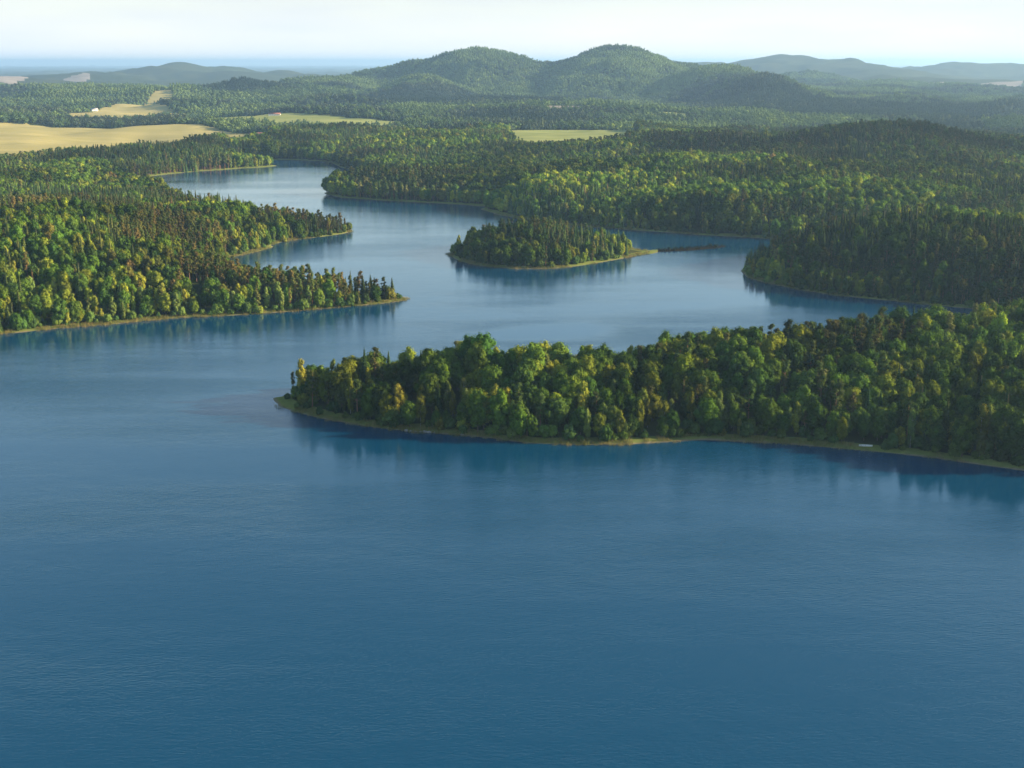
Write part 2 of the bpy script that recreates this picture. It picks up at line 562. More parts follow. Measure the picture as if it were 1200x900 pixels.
def ground(x, y, s=None):
    if s is None: s = shore(x, y)
    d = np.hypot(x, y)
    land = 0.25 + 1.1 * (1 - np.exp(-np.clip(s, 0, None) / 5.0)) + 3.5 * sstep(6, 70, s) + 5.5 * sstep(60, 260, s)
    inland = sstep(4, 60, s)
    und = (fbm(x / 260.0, y / 260.0, 5, 3) - 0.5) * (14 + 14 * sstep(1250, 1600, d)) + (fbm(x / 90.0, y / 90.0, 15, 2) - 0.5) * 5
    far = sstep(2600, 4500, d)
    und = und + far * (fbm(x / 480.0, y / 320.0, 25, 3) - 0.5) * 95
    z = land + inland * (und + 1.5)
    for kx, ky, hh, rr in KNOLLS:
        z = z + inland * hh * np.exp(-((x - kx) ** 2 + (y - ky) ** 2) / (2 * rr * rr) * 1.0)
    spur = (fbm(x / 360.0, y / 360.0, 41, 4) - 0.5)
    spur = spur + 0.4 * (1 - 2 * np.abs(fbm(x / 300.0, y / 300.0, 61, 3) - 0.5) * 2 - 0.5)
    hs = np.zeros_like(z)
    for hx, hy, hz, sx, sy, w in HILLS:
        q = ((x - hx) / sx) ** 2 + ((y - hy) / sy) ** 2
        g = np.exp(-q / 2)
        amp = max(hz - 10, 5)
        # spurs and gullies, strongest on the flanks and nil on top
        g = g * (1 + 1.6 * spur * (1 - g) * w)
        hs = np.maximum(hs, 0) + 0
        hs = (hs ** 6 + (amp * np.clip(g, 0, None)) ** 6) ** (1 / 6.0)
    z = z + hs * inland
    z = np.where(s > 0, np.maximum(z, 0.25), -np.minimum(4.5, -s * 0.35))
    return z


# ------------------------------------------------------------------ fields and clearings
FIELDS = []
for kind, pts, z in [
    (1, [(-80, 150), (60, 149), (150, 151), (235, 155), (278, 160), (330, 164), (240, 173), (180, 182), (100, 186), (30, 189), (-90, 190)], 10),
    (2, [(244, 168), (290, 165), (350, 166), (335, 170), (270, 174)], 10),
    (1, [(66, 137), (112, 133), (150, 127), (200, 121.5), (206, 125), (184, 131), (225, 135), (180, 141), (90, 142)], 12),
    (2, [(215, 139.5), (300, 141), (400, 144), (480, 146), (470, 154), (400, 155), (300, 152), (220, 149)], 12),
    (2, [(596, 155), (640, 151.5), (700, 151), (741, 152), (752, 166), (735, 177), (635, 178), (596, 169)], 20),
    (3, [(640, 135.5), (686, 135), (690, 140), (640, 141)], 14),
    (2, [(770, 139), (812, 141), (806, 146), (770, 143)], 14),
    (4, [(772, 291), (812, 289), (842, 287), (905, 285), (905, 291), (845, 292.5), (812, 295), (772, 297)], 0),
    (3, [(-30, 87), (8, 86.4), (30, 87.6), (34, 90.4), (12, 91.6), (-30, 91)], 66), (3, [(54, 89.3), (70, 88.6), (90, 88.2), (108, 87.6), (98, 89.8), (76, 90.3), (60, 90.4)], 66),
    (3, [(1040, 92.4), (1085, 91.6), (1140, 92.6), (1200, 92.2), (1200, 93.6), (1130, 93.8), (1080, 93)], 70)]:
    FIELDS.append((kind, np.array([pix(a, b, z) for a, b in pts])))


def field(x, y):
    f = np.zeros(len(x))
    P = np.stack([x, y], 1)
    for kind, poly in FIELDS:
        lo, hi = poly.min(0), poly.max(0)
        m = (x > lo[0]) & (x < hi[0]) & (y > lo[1]) & (y < hi[1])
        if m.any():
            _, ins = seg_dist(P[m], poly)
            idx = np.flatnonzero(m)[ins]
            f[idx] = kind
    return f


# house sites: px, py, ground height guess, length, width, height, rotation, roof
HOUSES = [
    (1, 258, 14, 9, 7, 4.5, 0.4, 'grey', 'upper of two small white grey-roofed houses among trees at left photo edge'),
    (4, 272, 14, 9, 7, 4.2, 0.2, 'grey', 'lower of two small white grey-roofed houses among trees at left photo edge'),
    (300, 164, 10, 26, 11, 6, 0.25, 'red', 'pale farmhouse with a red roof at the right end of the wheat field'),
    (322, 143, 12, 30, 12, 6.5, 0.1, 'red', 'far pale house with a red roof by the narrow meadow beyond the wheat field'),
    (181, 137.5, 12, 60, 16, 6.5, -0.1, 'grey', 'long white barn with a grey roof below the upper wheat field'),
    (80, 143, 12, 16, 11, 6.5, 0.3, 'grey', 'white house at the hedge behind the wide wheat field'),
    (111, 132, 14, 18, 12, 8, 0.6, 'grey', 'white house at the woodland edge above the curved upper field'),
    (897, 206, 24, 13, 9, 5, 0.3, 'red', 'lone pinkish house with a red roof in the forest behind the right shore')]
CLEAR = [(*pix(h[0], h[1], h[2]), 15 + h[3] * 0.5) for h in HOUSES]


def grass_mask(x, y, s):
    """1 on the open grassy strip beside the water, on sandbars and round houses."""
    w = 3.5 + 8.0 * fbm(x / 45.0, y / 45.0, 71, 3)
    g = 1 - sstep(0.8, 1.25, s / w)
    for cx, cy_, cr in CLEAR:
        g = np.maximum(g, 1 - sstep(0.8, 1.1, np.hypot(x - cx, (y - cy_) * 0.6) / cr))
    return g


# ------------------------------------------------------------------ ground sheet
def build_ground():
    a_fine = np.arange(-30, 30.01, 0.15)
    a = np.radians(np.concatenate([np.arange(-175, -30, 5.0), a_fine, np.arange(35, 181, 5.0)]))
    r = np.concatenate([np.linspace(15, 470, 26), 480 * np.exp(np.arange(0, math.log(2600 / 480), 0.0052)),
                        2610 * np.exp(np.arange(0, math.log(7400 / 2610), 0.008)), 7420 * np.exp(np.arange(0, math.log(17000 / 7420), 0.011)), 17200 * np.exp(np.arange(0, math.log(60000 / 17200), 0.03))])
    A, RR = np.meshgrid(a, r)
    x, y = (RR * np.sin(A)).ravel(), (RR * np.cos(A)).ravel()
    s = shore(x, y)
    z = ground(x, y, s)
    f = field(x, y)
    fk = {n_: ('POINT', (f == i_).astype(np.float32)) for n_, i_ in (('wheat', 1), ('meadow', 2), ('pale', 3), ('dark_ground', 4))}
    g = grass_mask(x, y, s)
    na, nr = len(a), len(r)
    i = np.arange(nr - 1)[:, None] * na + np.arange(na)[None, :]
    j = np.arange(nr - 1)[:, None] * na + (np.arange(na)[None, :] + 1) % na
    F = np.stack([i, i + na, j + na, j], -1).reshape(-1, 4)[:, ::-1]
    V = np.stack([x, y, z], 1)
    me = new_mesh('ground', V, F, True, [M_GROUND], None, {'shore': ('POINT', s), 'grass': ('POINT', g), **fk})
    tag(obj('ground', me), 'rolling forest ground with fields and far hills around the lake', kind='structure')


build_ground()

# ------------------------------------------------------------------ water sheet
CALM = [([(560, 384), (600, 377), (690, 373), (745, 383), (725, 399), (640, 404), (560, 402), (510, 394)], .75), ([(455, 352), (480, 346), (530, 345), (545, 352), (500, 359), (470, 360)], .6),
        ([(255, 462), (300, 446), (330, 440), (325, 470), (338, 486), (300, 490), (262, 480)], .25), ([(470, 262), (540, 256), (560, 268), (500, 276)], .5),
        ([(742, 294.0), (770, 292.4), (800, 291.2), (842, 288.0), (880, 286), (960, 285), (960, 296), (880, 294.5), (842, 293.4), (800, 293.8), (770, 296), (745, 297)], 1.0)]


def build_water():
    xs = np.arange(-1250, 1251, 12.0)
    ys = np.concatenate([np.arange(-320, 1000, 12.0), np.arange(1000, 1300, 3.0), np.arange(1300, 2600, 12.0)])
    X, Y = np.meshgrid(xs, ys)
    x, y = X.ravel(), Y.ravel()
    calm = .50 * sstep(680, 980, y)          # the sheltered arms are calmer than the open basin
    for pts, w in CALM:
        poly = np.array([pix(*p) for p in pts])
        d, ins = seg_dist(np.stack([x, y], 1), poly)
        sd = np.where(ins, d, -d)
        calm = np.maximum(calm, sstep(-2, 5, sd) if w == 1.0 else min(1.0, w * 1.25) * sstep(-4, 22, sd))
    nx, ny = len(xs), len(ys)
    i = (np.arange(ny - 1)[:, None] * nx + np.arange(nx - 1)[None, :]).ravel()
    F = np.stack([i, i + 1, i + 1 + nx, i + nx], 1)
    me = new_mesh('lake_water', np.stack([x, y, np.zeros(len(x))], 1), F, True, [M_WATER], None, {'calm': ('POINT', calm)})
    tag(obj('lake_water', me), 'deep blue rippled lake water winding between wooded shores', kind='structure')


build_water()


# ------------------------------------------------------------------ tree shapes
def cards(centers, radii, n, size, r, up=0.15, jit=0.36, flat=1.0, long=1.0, inner=0.82, core=8):
    """leaf cards spread over the surface of clumps; returns V, F, var."""
    Vs, vars_ = [], []
    mid = np.mean(centers, axis=0) - np.array([0, 0, .25 * np.ptp(np.asarray(centers)[:, 2])])
    for c, rad in zip(centers, radii):
        d = r.normal(size=(n, 3))
        d[:, 2] += up
        d /= np.linalg.norm(d, axis=1)[:, None]
        p = c + d * rad * np.array([1, 1, flat]) * r.uniform(inner, 1.25, (n, 1))
        o_ = p - mid
        o_ /= np.linalg.norm(o_, axis=1)[:, None] + 1e-6
        nn = d * .75 + o_ * .55 + r.normal(size=(n, 3)) * jit
        nn /= np.linalg.norm(nn, axis=1)[:, None]
        t = np.cross(nn, r.normal(size=(n, 3)))
        t /= np.linalg.norm(t, axis=1)[:, None] + 1e-9
        b = np.cross(nn, t)
        s = size * r.uniform(0.6, 1.35, (n, 1))
        t, b = t * s * long, b * s
        k = nn * s * 0.18
        q = np.stack([p - t * .5 - k, p - b * .42 + t * r.uniform(-.2, .2, (n, 1)), p + t * .5 - k, p + b * .42 + t * r.uniform(-.2, .2, (n, 1))], 1)
        Vs.append(q.reshape(-1, 3))
        cv = r.uniform(0.2, 0.8)
        vars_.append(np.clip(cv + r.normal(size=n) * 0.16, 0, 1))
        if core:
            th = np.linspace(0, 2 * math.pi, core + 1)[None, :] + r.uniform(0, 6)
            ph = np.linspace(.12, math.pi - .12, core // 2 + 1)[:, None]
            rr = rad * .70 * (1 + r.normal(size=(core // 2 + 1, core + 1)) * .09)
            rr[:, -1] = rr[:, 0]
            g = np.stack([np.sin(ph) * np.cos(th) * rr, np.sin(ph) * np.sin(th) * rr, (np.cos(ph) + 0 * th) * rr * flat], -1) + c
            q = np.stack([g[:-1, :-1], g[1:, :-1], g[1:, 1:], g[:-1, 1:]], 2).reshape(-1, 3)
            Vs.append(q)
            vars_.append(np.clip(cv - .06 + r.normal(size=len(q) // 4) * 0.06, 0, 1))
    V = np.concatenate(Vs)
    F = np.arange(len(V)).reshape(-1, 4)
    return V, F, np.concatenate(vars_)


def tube(pts, rads, k=6):
    pts = np.asarray(pts, float)
    V, F = [], []
    for i, (p, rr) in enumerate(zip(pts, rads)):
        d = pts[min(i + 1, len(pts) - 1)] - pts[max(i - 1, 0)]
        d /= np.linalg.norm(d) + 1e-9
        u = np.cross(d, (0.31, 0.95, 0.02))
        u /= np.linalg.norm(u)
        w = np.cross(d, u)
        for j in range(k):
            a = 2 * math.pi * j / k
            V.append(p + rr * (u * math.cos(a) + w * math.sin(a)))
        if i:
            b = (i - 1) * k
            for j in range(k):
                F.append((b + j, b + (j + 1) % k, b + k + (j + 1) % k, b + k + j))
    return np.array(V), np.array(F)


def join(parts):
    Vs, Fs, n = [], [], 0
    for V, F in parts:
        Vs.append(V)
        Fs.append(F + n)
        n += len(V)
    return np.concatenate(Vs), np.concatenate(Fs)


def fib(n, r, jit=0.25):
    i = np.arange(n) + 0.5
    ph = np.arccos(1 - 2 * i / n)
    th = math.pi * (1 + 5 ** 0.5) * i + r.uniform(0, 6)
    d = np.stack([np.cos(th) * np.sin(ph), np.sin(th) * np.sin(ph), np.cos(ph)], 1)
    d += r.normal(size=(n, 3)) * jit
    return d / np.linalg.norm(d, axis=1)[:, None]


def trunk_limbs(h, base_r, top, r, limbs, spread, k=6):
    lean = r.normal(size=2) * 0.02 * h
    pts = [(0, 0, -0.6), (0, 0, 0.4), (lean[0] * .5, lean[1] * .5, h * top * .5), (lean[0], lean[1], h * top)]
    P = [tube(pts, [base_r * 1.5, base_r, base_r * .75, base_r * .25], k)]
    for i in range(limbs):
        z0 = h * r.uniform(.28, top * .8)
        a = r.uniform(0, 6.28)
        L = spread * r.uniform(.55, 1)
        e = np.array([math.cos(a) * L, math.sin(a) * L, z0 + L * r.uniform(.35, .9)])
        f = z0 / (h * top)
        s0 = np.array([lean[0] * f, lean[1] * f, z0])
        P.append(tube([s0, s0 * .45 + e * .55 + np.array([0, 0, -.2]), e], [base_r * .38, base_r * .25, base_r * .08], 4))
    return join(P)


def broadleaf(seed, h, w, n_clump=52, n_card=48, size=0.82, low=0.05):
    r = np.random.default_rng(seed)
    d = fib(n_clump, r)
    lump = 1 + 0.22 * np.sin(3 * np.arctan2(d[:, 1], d[:, 0]) + r.uniform(0, 6)) * (1 - np.abs(d[:, 2]))
    rad = r.uniform(.58, .84, n_clump) * lump
    zc = h * (1 + low) / 2
    zz = d[:, 2] * rad * h * (1 - low) / 2
    # crown wider above the middle of its lower half
    wide = 1 - 0.28 * np.clip(-d[:, 2], 0, 1) - 0.18 * np.clip(d[:, 2], 0, 1)
    C = np.stack([d[:, 0] * rad * w / 2 * wide, d[:, 1] * rad * w / 2 * wide, zc + zz], 1)
    cr = r.uniform(.09, .21, n_clump) * w
    ni = max(3, n_clump // 5)
    Ci = np.stack([r.normal(size=ni) * w * .13, r.normal(size=ni) * w * .13, zc + r.uniform(-.25, .3, ni) * h], 1)
    C = np.concatenate([C, Ci])
    cr = np.concatenate([cr, np.full(ni, .2 * w)])
    V, F, var = cards(C, cr, n_card, size, r, up=.35)
    return (V, F, var), trunk_limbs(h, .018 * h, .72, r, 5, w * .33)


def birch(seed, h, w):
    r = np.random.default_rng(seed)
    n = 30
    t = np.sort(r.uniform(0.05, 1, n))
    prof = np.sin(np.clip(t, 0, 1) ** .75 * math.pi) ** .7
    a = r.uniform(0, 6.28, n)
    rad = w / 2 * prof * r.uniform(.35, .85, n)
    C = np.stack([np.cos(a) * rad, np.sin(a) * rad, h * (.08 + .88 * t)], 1)
    V, F, var = cards(C, r.uniform(.16, .26, n) * w, 40, .6, r, up=.1, flat=1.35)
    return (V, F, var), trunk_limbs(h, .009 * h, .9, r, 5, w * .3)


def pine(seed, h, w):
    r = np.random.default_rng(seed)
    n = 24
    t = r.uniform(0, 1, n)
    z = h * (.30 + .66 * t)
    prof = (1 - .55 * t) * (0.55 + .45 * np.sin(np.clip(t * 2.2, 0, 1) * math.pi / 2))
    a = r.uniform(0, 6.28, n)
    rad = w / 2 * prof * r.uniform(.3, .95, n)
    C = np.stack([np.cos(a) * rad, np.sin(a) * rad, z], 1)
    C[-1] = (0, 0, h * .95)
    V, F, var = cards(C, r.uniform(.15, .25, n) * w, 36, .6, r, up=.5, flat=.6, long=1.3, inner=.75, core=6)
    return (V, F, var), trunk_limbs(h, .015 * h, .93, r, 7, w * .36)


def spruce(seed, h, w):
    r = np.random.default_rng(seed)
    Vs, vars_ = [], []
    L = 17
    for i in range(L):
        t = (i + r.uniform(-.2, .2)) / (L - 1)
        t = min(max(t, 0), 1)
        z = h * (.07 + .92 * t)
        R0 = w / 2 * (1 - t) ** .80 + .40
        k = max(5, int(13 * (1 - t) + 4))
        lv = r.uniform(.25, .75)
        for j in range(k):
            a = 2 * math.pi * (j + r.uniform(-.35, .35)) / k + i
            Rj = R0 * r.uniform(.72, 1.15)
            drop = Rj * r.uniform(.25, .5)
            ca, sa = math.cos(a), math.sin(a)
            wd = max(.22, Rj * r.uniform(.22, .34))
            for s0, s1, hw in ((0.05, .62, 1.0), (.42, 1.0, .8)):
                p0 = np.array([ca * Rj * s0, sa * Rj * s0, z - drop * s0 ** 1.5 + .25])
                p1 = np.array([ca * Rj * s1, sa * Rj * s1, z - drop * s1 ** 1.5 + r.uniform(-.1, .15)])
                m = (p0 + p1) / 2
                side = np.array([-sa, ca, 0]) * wd * hw
                sag = np.array([0, 0, -.45 * wd])
                Vs.append(np.stack([p0, m + side + sag, p1, m - side + sag + r.normal(size=3) * .05]))
                vars_.append(np.clip(lv + r.normal() * .15 + .12 * (s0 > .3), 0, 1))
    zz = [.06, .3, .55, .8, .97]
    for a_, b_ in zip(zz[:-1], zz[1:]):
        ra, rb = w * .33 * (1 - a_) + .1, w * .33 * (1 - b_) + .08
        for j in range(7):
            a0, a1 = j * 2 * math.pi / 7, (j + 1) * 2 * math.pi / 7
            Vs.append(np.array([(math.cos(a0) * ra, math.sin(a0) * ra, a_ * h), (math.cos(a1) * ra, math.sin(a1) * ra, a_ * h),
                                (math.cos(a1) * rb, math.sin(a1) * rb, b_ * h), (math.cos(a0) * rb, math.sin(a0) * rb, b_ * h)]))
            vars_.append(.25)
    top = np.array([0, 0, h])
    for j in range(4):
        a = j * 1.57
        q = np.array([math.cos(a), math.sin(a), 0]) * .16
        Vs.append(np.stack([top, q + [0, 0, h * .95], np.array([0, 0, h * .93]), q * .3 + [0, 0, h * .97]]))
        vars_.append(.5)
    V = np.concatenate(Vs)
    return (V, np.arange(len(V)).reshape(-1, 4), np.array(vars_)), trunk_limbs(h, .014 * h, .96, r, 0, 0)


def bush(seed, h, w):
    r = np.random.default_rng(seed)
    n = 14
    d = fib(n, r)
    d[:, 2] = np.abs(d[:, 2])
    C = d * np.array([w / 2, w / 2, h]) * r.uniform(.45, .72, (n, 1))
    C[:, 2] += .1 * h
    V, F, var = cards(C, r.uniform(.2, .3, n) * w, 26, .6, r, up=.4)
    P = []
    for i in range(4):
        a = r.uniform(0, 6.28)
        P.append(tube([(0, 0, -.3), (math.cos(a) * w * .12, math.sin(a) * w * .12, h * .35), (math.cos(a) * w * .25, math.sin(a) * w * .25, h * .7)], [.1, .07, .03], 4))
    return (V, F, var), join(P)


SPECIES = {}          # species -> list of dict(crown mesh, trunk mesh, joined proto)
BARK = {'broadleaf_tree': M_BARK, 'birch_tree': M_BIRCHBARK, 'pine_tree': M_PINEBARK, 'spruce_tree': M_BARK, 'willow_bush': M_BARK}


def add_shape(species, built, height):
    (V, F, var), (TV, TF) = built
    crown = new_mesh(species + '_crown', V, F, False, [M_LEAF], None, {'var': ('FACE', var)})
    trunk = new_mesh(species + '_trunk', TV, TF, True, [BARK[species]])
    JV = np.concatenate([V, TV])
    JF = np.concatenate([F, TF + len(V)])
    both = new_mesh(species + '_shape', JV, JF, False, [M_LEAF, BARK[species]], np.concatenate([np.zeros(len(F)), np.ones(len(TF))]),
                    {'var': ('FACE', np.concatenate([var, np.zeros(len(TF))]))})
    SPECIES.setdefault(species, []).append(dict(crown=crown, trunk=trunk, both=both, h=height))


for i, (h, w) in enumerate([(20, 14), (22, 13), (18, 14.5), (21, 12), (16, 11.5)]):
    add_shape('broadleaf_tree', broadleaf(100 + i, h, w), h)
for i, (h, w) in enumerate([(20, 7), (18, 6.4), (16, 6.5)]):
    add_shape('birch_tree', birch(200 + i, h, w), h)
for i, (h, w) in enumerate([(23, 8), (21, 7), (22, 8.6), (19, 7)]):
    add_shape('pine_tree', pine(300 + i, h, w), h)
for i, (h, w) in enumerate([(21.5, 8.4), (19.5, 7.6), (23, 8.6)]):
    add_shape('spruce_tree', spruce(400 + i, h, w), h)
for i, (h, w) in enumerate([(4.5, 5.5), (6, 6.5), (3.5, 5)]):
    add_shape('willow_bush', bush(500 + i, h, w), h)


def far_clump(seed, conifer):
    """nine small trees in one patch, for the woods several kilometres away."""
    r = np.random.default_rng(seed)
    Vs, Fs, va, n = [], [], [], 0
    for i in range(3):
        for j in range(3):
            c = np.array([(i - 1) * 7.0 + r.uniform(-2.6, 2.6), (j - 1) * 7.0 + r.uniform(-2.6, 2.6), 0])
            if r.uniform() < .12: continue
            h = r.uniform(8, 21)
            con = r.uniform() < conifer
            if con:
                m = 5
                t = np.linspace(0, 1, m)
                C = np.stack([r.normal(size=m) * .5, r.normal(size=m) * .5, h * (.25 + .68 * t)], 1) + c
                rad = (3.2 * (1 - t) + .7)
                V, F, v = cards(C, rad, 11, 1.8, r, up=.3, core=6)
            else:
                m = 6
                d = fib(m, r)
                C = d * np.array([2.6, 2.6, h * .28]) + np.array([0, 0, h * .62]) + c
                V, F, v = cards(C, np.full(m, 2.7), 12, 1.9, r, up=.4, core=6)
            b = r.uniform(-.22, .22)
            Vs.append(V)
            Fs.append(F + n)
            va.append(np.clip(v + b, 0, 1))
            n += len(V)
    return np.concatenate(Vs), np.concatenate(Fs), np.concatenate(va)


PROTO = {}
shapes = bpy.data.collections.new('tree_shapes')     # sources for the woods; not linked to the scene


def add_proto(key, me):
    o = bpy.data.objects.new(me.name, me)
    shapes.objects.link(o)
    PROTO[key] = o


for sp, lst in SPECIES.items():
    for i, s in enumerate(lst):
        add_proto((sp, i), s['both'])
for i in range(5):
    V, F, va = far_clump(700 + i, (.15, .35, .6, .8, 1.0)[i])
    add_proto(('clump', i), new_mesh('woodland_clump', V, F, False, [M_LEAF], None, {'var': ('FACE', va)}))


def reed_mesh(seed):
    r = np.random.default_rng(seed)
    n = 46
    a, q = r.uniform(0, 6.28, n), np.sqrt(r.uniform(0, 1, n)) * 1.7
    b = np.stack([np.cos(a) * q, np.sin(a) * q, np.full(n, -.2)], 1)
    h = r.uniform(.9, 2.0, n)
    tip = b + np.stack([r.normal(size=n) * .25, r.normal(size=n) * .25, h], 1)
    sd = np.stack([np.cos(a * 5), np.sin(a * 5), np.zeros(n)], 1) * .10
    V = np.stack([b - sd, b + sd, tip], 1).reshape(-1, 3)
    return V, np.arange(len(V)).reshape(-1, 3)


for i in range(2):
    V, F = reed_mesh(800 + i)
    add_proto(('reed', i), new_mesh('reed_clump', V, F, False, [M_REED]))

ORDER = {o.name: i for i, o in enumerate(sorted(shapes.objects, key=lambda o: o.name))}
PIDX = {k: ORDER[o.name] for k, o in PROTO.items()}


def scatter_group():
    ng = bpy.data.node_groups.new('plant_on_points', 'GeometryNodeTree')
    ng.interface.new_socket('Geometry', in_out='INPUT', socket_type='NodeSocketGeometry')
    ng.interface.new_socket('Geometry', in_out='OUTPUT', socket_type='NodeSocketGeometry')
    nd, lk = ng.nodes, ng.links
    gi, go = nd.new('NodeGroupInput'), nd.new('NodeGroupOutput')
    ci = nd.new('GeometryNodeCollectionInfo')
    ci.inputs['Collection'].default_value = shapes
    ci.inputs['Separate Children'].default_value = True
    ci.inputs['Reset Children'].default_value = True
    ip = nd.new('GeometryNodeInstanceOnPoints')
    ip.inputs['Pick Instance'].default_value = True

    def na(name, typ):
        n = nd.new('GeometryNodeInputNamedAttribute')
        n.data_type = typ
        n.inputs['Name'].default_value = name
        return n.outputs['Attribute']

    e2r = nd.new('FunctionNodeEulerToRotation')
    lk.new(na('rot', 'FLOAT_VECTOR'), e2r.inputs[0])
    lk.new(gi.outputs[0], ip.inputs['Points'])
    lk.new(ci.outputs[0], ip.inputs['Instance'])
    lk.new(na('shape', 'INT'), ip.inputs['Instance Index'])
    lk.new(e2r.outputs[0], ip.inputs['Rotation'])
    lk.new(na('size', 'FLOAT_VECTOR'), ip.inputs['Scale'])
    lk.new(ip.outputs[0], go.inputs[0])
    return ng


SCATTER = scatter_group()


def scatter(name, P, shape, rot, size, tint, label, cat=None):
    me = bpy.data.meshes.new(name)
    me.vertices.add(len(P))
    me.vertices.foreach_set('co', np.asarray(P, np.float32).ravel())
    at = me.attributes.new('shape', 'INT', 'POINT')
    at.data.foreach_set('value', np.asarray(shape, np.int32))
    for nm, arr in (('rot', rot), ('size', size)):
        at = me.attributes.new(nm, 'FLOAT_VECTOR', 'POINT')
        at.data.foreach_set('vector', np.asarray(arr, np.float32).ravel())
    at = me.attributes.new('tint', 'FLOAT_COLOR', 'POINT')
    at.data.foreach_set('color', np.concatenate([tint, np.ones((len(tint), 1))], 1).astype(np.float32).ravel())
    o = obj(name, me)
    md = o.modifiers.new('scatter', 'NODES')
    md.node_group = SCATTER
    tag(o, label, cat, kind='stuff')
    return o


# ------------------------------------------------------------------ tree colours (leaf albedo)
TINTS = {
    'broadleaf_tree': [('green', (.050, .085, .014), .40), ('dark green', (.030, .058, .013), .24), ('yellow-green', (.095, .115, .016), .22),
                       ('olive', (.075, .080, .020), .11), ('rusty brown', (.092, .066, .028), .03)],
    'birch_tree': [('pale green', (.075, .100, .030), .45), ('yellow-green', (.115, .125, .020), .40), ('yellowish', (.118, .112, .024), .15)],
    'pine_tree': [('dull green', (.044, .064, .022), .52), ('olive brown', (.064, .066, .026), .22), ('dark green', (.028, .048, .018), .26)],
    'spruce_tree': [('dark green', (.022, .042, .017), .56), ('dull green', (.040, .060, .022), .34), ('brownish', (.074, .060, .032), .10)],
    'willow_bush': [('green', (.060, .090, .022), .5), ('dark green', (.035, .065, .020), .3), ('yellow-green', (.115, .120, .024), .2)]}


def pick_tint(sp, u):
    t = 0
    for nm, c, w in TINTS[sp]:
        t += w
        if u <= t + 1e-9: return nm, c
    return TINTS[sp][-1][:2]


# ------------------------------------------------------------------ planting
def candidates(r0, r1, step, half=26.5):
    H = r1
    xs = np.arange(-H * math.sin(R(half)), H * math.sin(R(half)), step)
    ys = np.arange(r0 * .88, r1, step)
    X, Y = np.meshgrid(xs, ys)
    X[1::2] += step / 2
    x = X.ravel() + rng.uniform(-.36, .36, X.size) * step
    y = Y.ravel() + rng.uniform(-.36, .36, X.size) * step
    d = np.hypot(x, y)
    m = (d > r0) & (d <= r1) & (np.abs(np.degrees(np.arctan2(x, y))) < half)
    return x[m], y[m]


def plantable(x, y):
    s = shore(x, y)
    w = 1.5 + 9.0 * fbm(x / 45.0, y / 45.0, 71, 3) * sstep(.25, .55, fbm(x / 120.0, y / 120.0, 77, 2))
    ok = s > w
    ok &= ~((np.abs(y - 1115) < 75) & (x > 101) & (x < 200))          # the bare tail and spit of the island
    ok &= field(x, y) < .5
    for cx, cy_, cr in CLEAR:
        ok &= np.hypot(x - cx, (y - cy_) * .6) > cr
    return ok, s


def species_for(x, y, s, u):
    """conifer stands and broadleaf stands; broadleaf and birch by the water."""
    n = fbm(x / 130.0, y / 130.0, 33, 3)
    near_pen = (y < 720) & (x > -160)
    con = sstep(.40, .60, n + np.where(near_pen, -.09, np.where((x < -75) & (y < 1320), .09, .04)) - .16 * (1 - sstep(8, 40, s)))
    r1x, r1y, _ = pix_at(1040, 160, 1850)
    hill = np.exp(-((x - r1x) / 330) ** 2 - ((y - r1y) / 230) ** 2)
    con = np.clip(con + .6 * hill - .30 * np.exp(-((x - 330) / 330) ** 2 - ((y - 1420) / 130) ** 2) - .35 * np.exp(-((x - 270) / 110) ** 2 - ((y - 960) / 110) ** 2), 0, 1)
    sp = np.full(len(x), 'broadleaf_tree', dtype=object)
    bir = u[1] < np.where(s < 22, .26, .08)
    sp[bir] = 'birch_tree'
    isc = u[0] < .08 + .84 * con
    sp[isc] = 'spruce_tree'
    pine_st = fbm(x / 90.0, y / 90.0, 133, 2)
    sp[isc & (u[2] < sstep(.35, .62, pine_st) * .9 + .05)] = 'pine_tree'
    return sp


xn, yn = candidates(430, 1320, 4.9)
ok, sn = plantable(xn, yn)
xn, yn, sn = xn[ok], yn[ok], sn[ok]
un = rng.uniform(size=(6, len(xn)))
spn = species_for(xn, yn, sn, un)
# thin broadleaf stands: their crowns are wide
keep = ~((spn == 'broadleaf_tree') & (un[5] < .50))
xn, yn, sn, spn, un = xn[keep], yn[keep], sn[keep], spn[keep], un[:, keep]
zn = ground(xn, yn, sn)
near_tip = 1 - sstep(4, 26, sn)
scn = rng.uniform(.56, 1.08, len(xn)) * (1 - .30 * near_tip * rng.uniform(0, 1, len(xn)))
scn *= (.78 + .5 * fbm(xn / 70.0, yn / 70.0, 91, 2)) * np.where(yn > 760, .86, 1.0)

# waterside willows on the grassy strip
bx, by = candidates(430, 1320, 4.0)
bs = shore(bx, by)
edge = 1.5 + 9.0 * fbm(bx / 45.0, by / 45.0, 71, 3) * sstep(.25, .55, fbm(bx / 120.0, by / 120.0, 77, 2))
bu = rng.uniform(size=len(bx))
bm = ((bs > 1.5) & (bs < edge) & (fbm(bx / 30.0, by / 30.0, 171, 2) > .55) & (bu < .25)) | ((bs >= np.maximum(edge - 1, .8)) & (bs < edge + 6) & (bu < .6))
bm &= ~((np.abs(by - 1115) < 75) & (bx > 96) & (bx < 205))
bm |= (np.abs(by - 1125) < 60) & (bx > 128) & (bx < 200) & (bs > 1.0) & (bs < 12) & (bu < .95)      # low dark bushes on the spit
boat_xy = pix(1014.5, 523, 1.0)
bm &= np.hypot(bx - boat_xy[0], by - boat_xy[1]) > 8.5
bx, by, bs = bx[bm], by[bm], bs[bm]

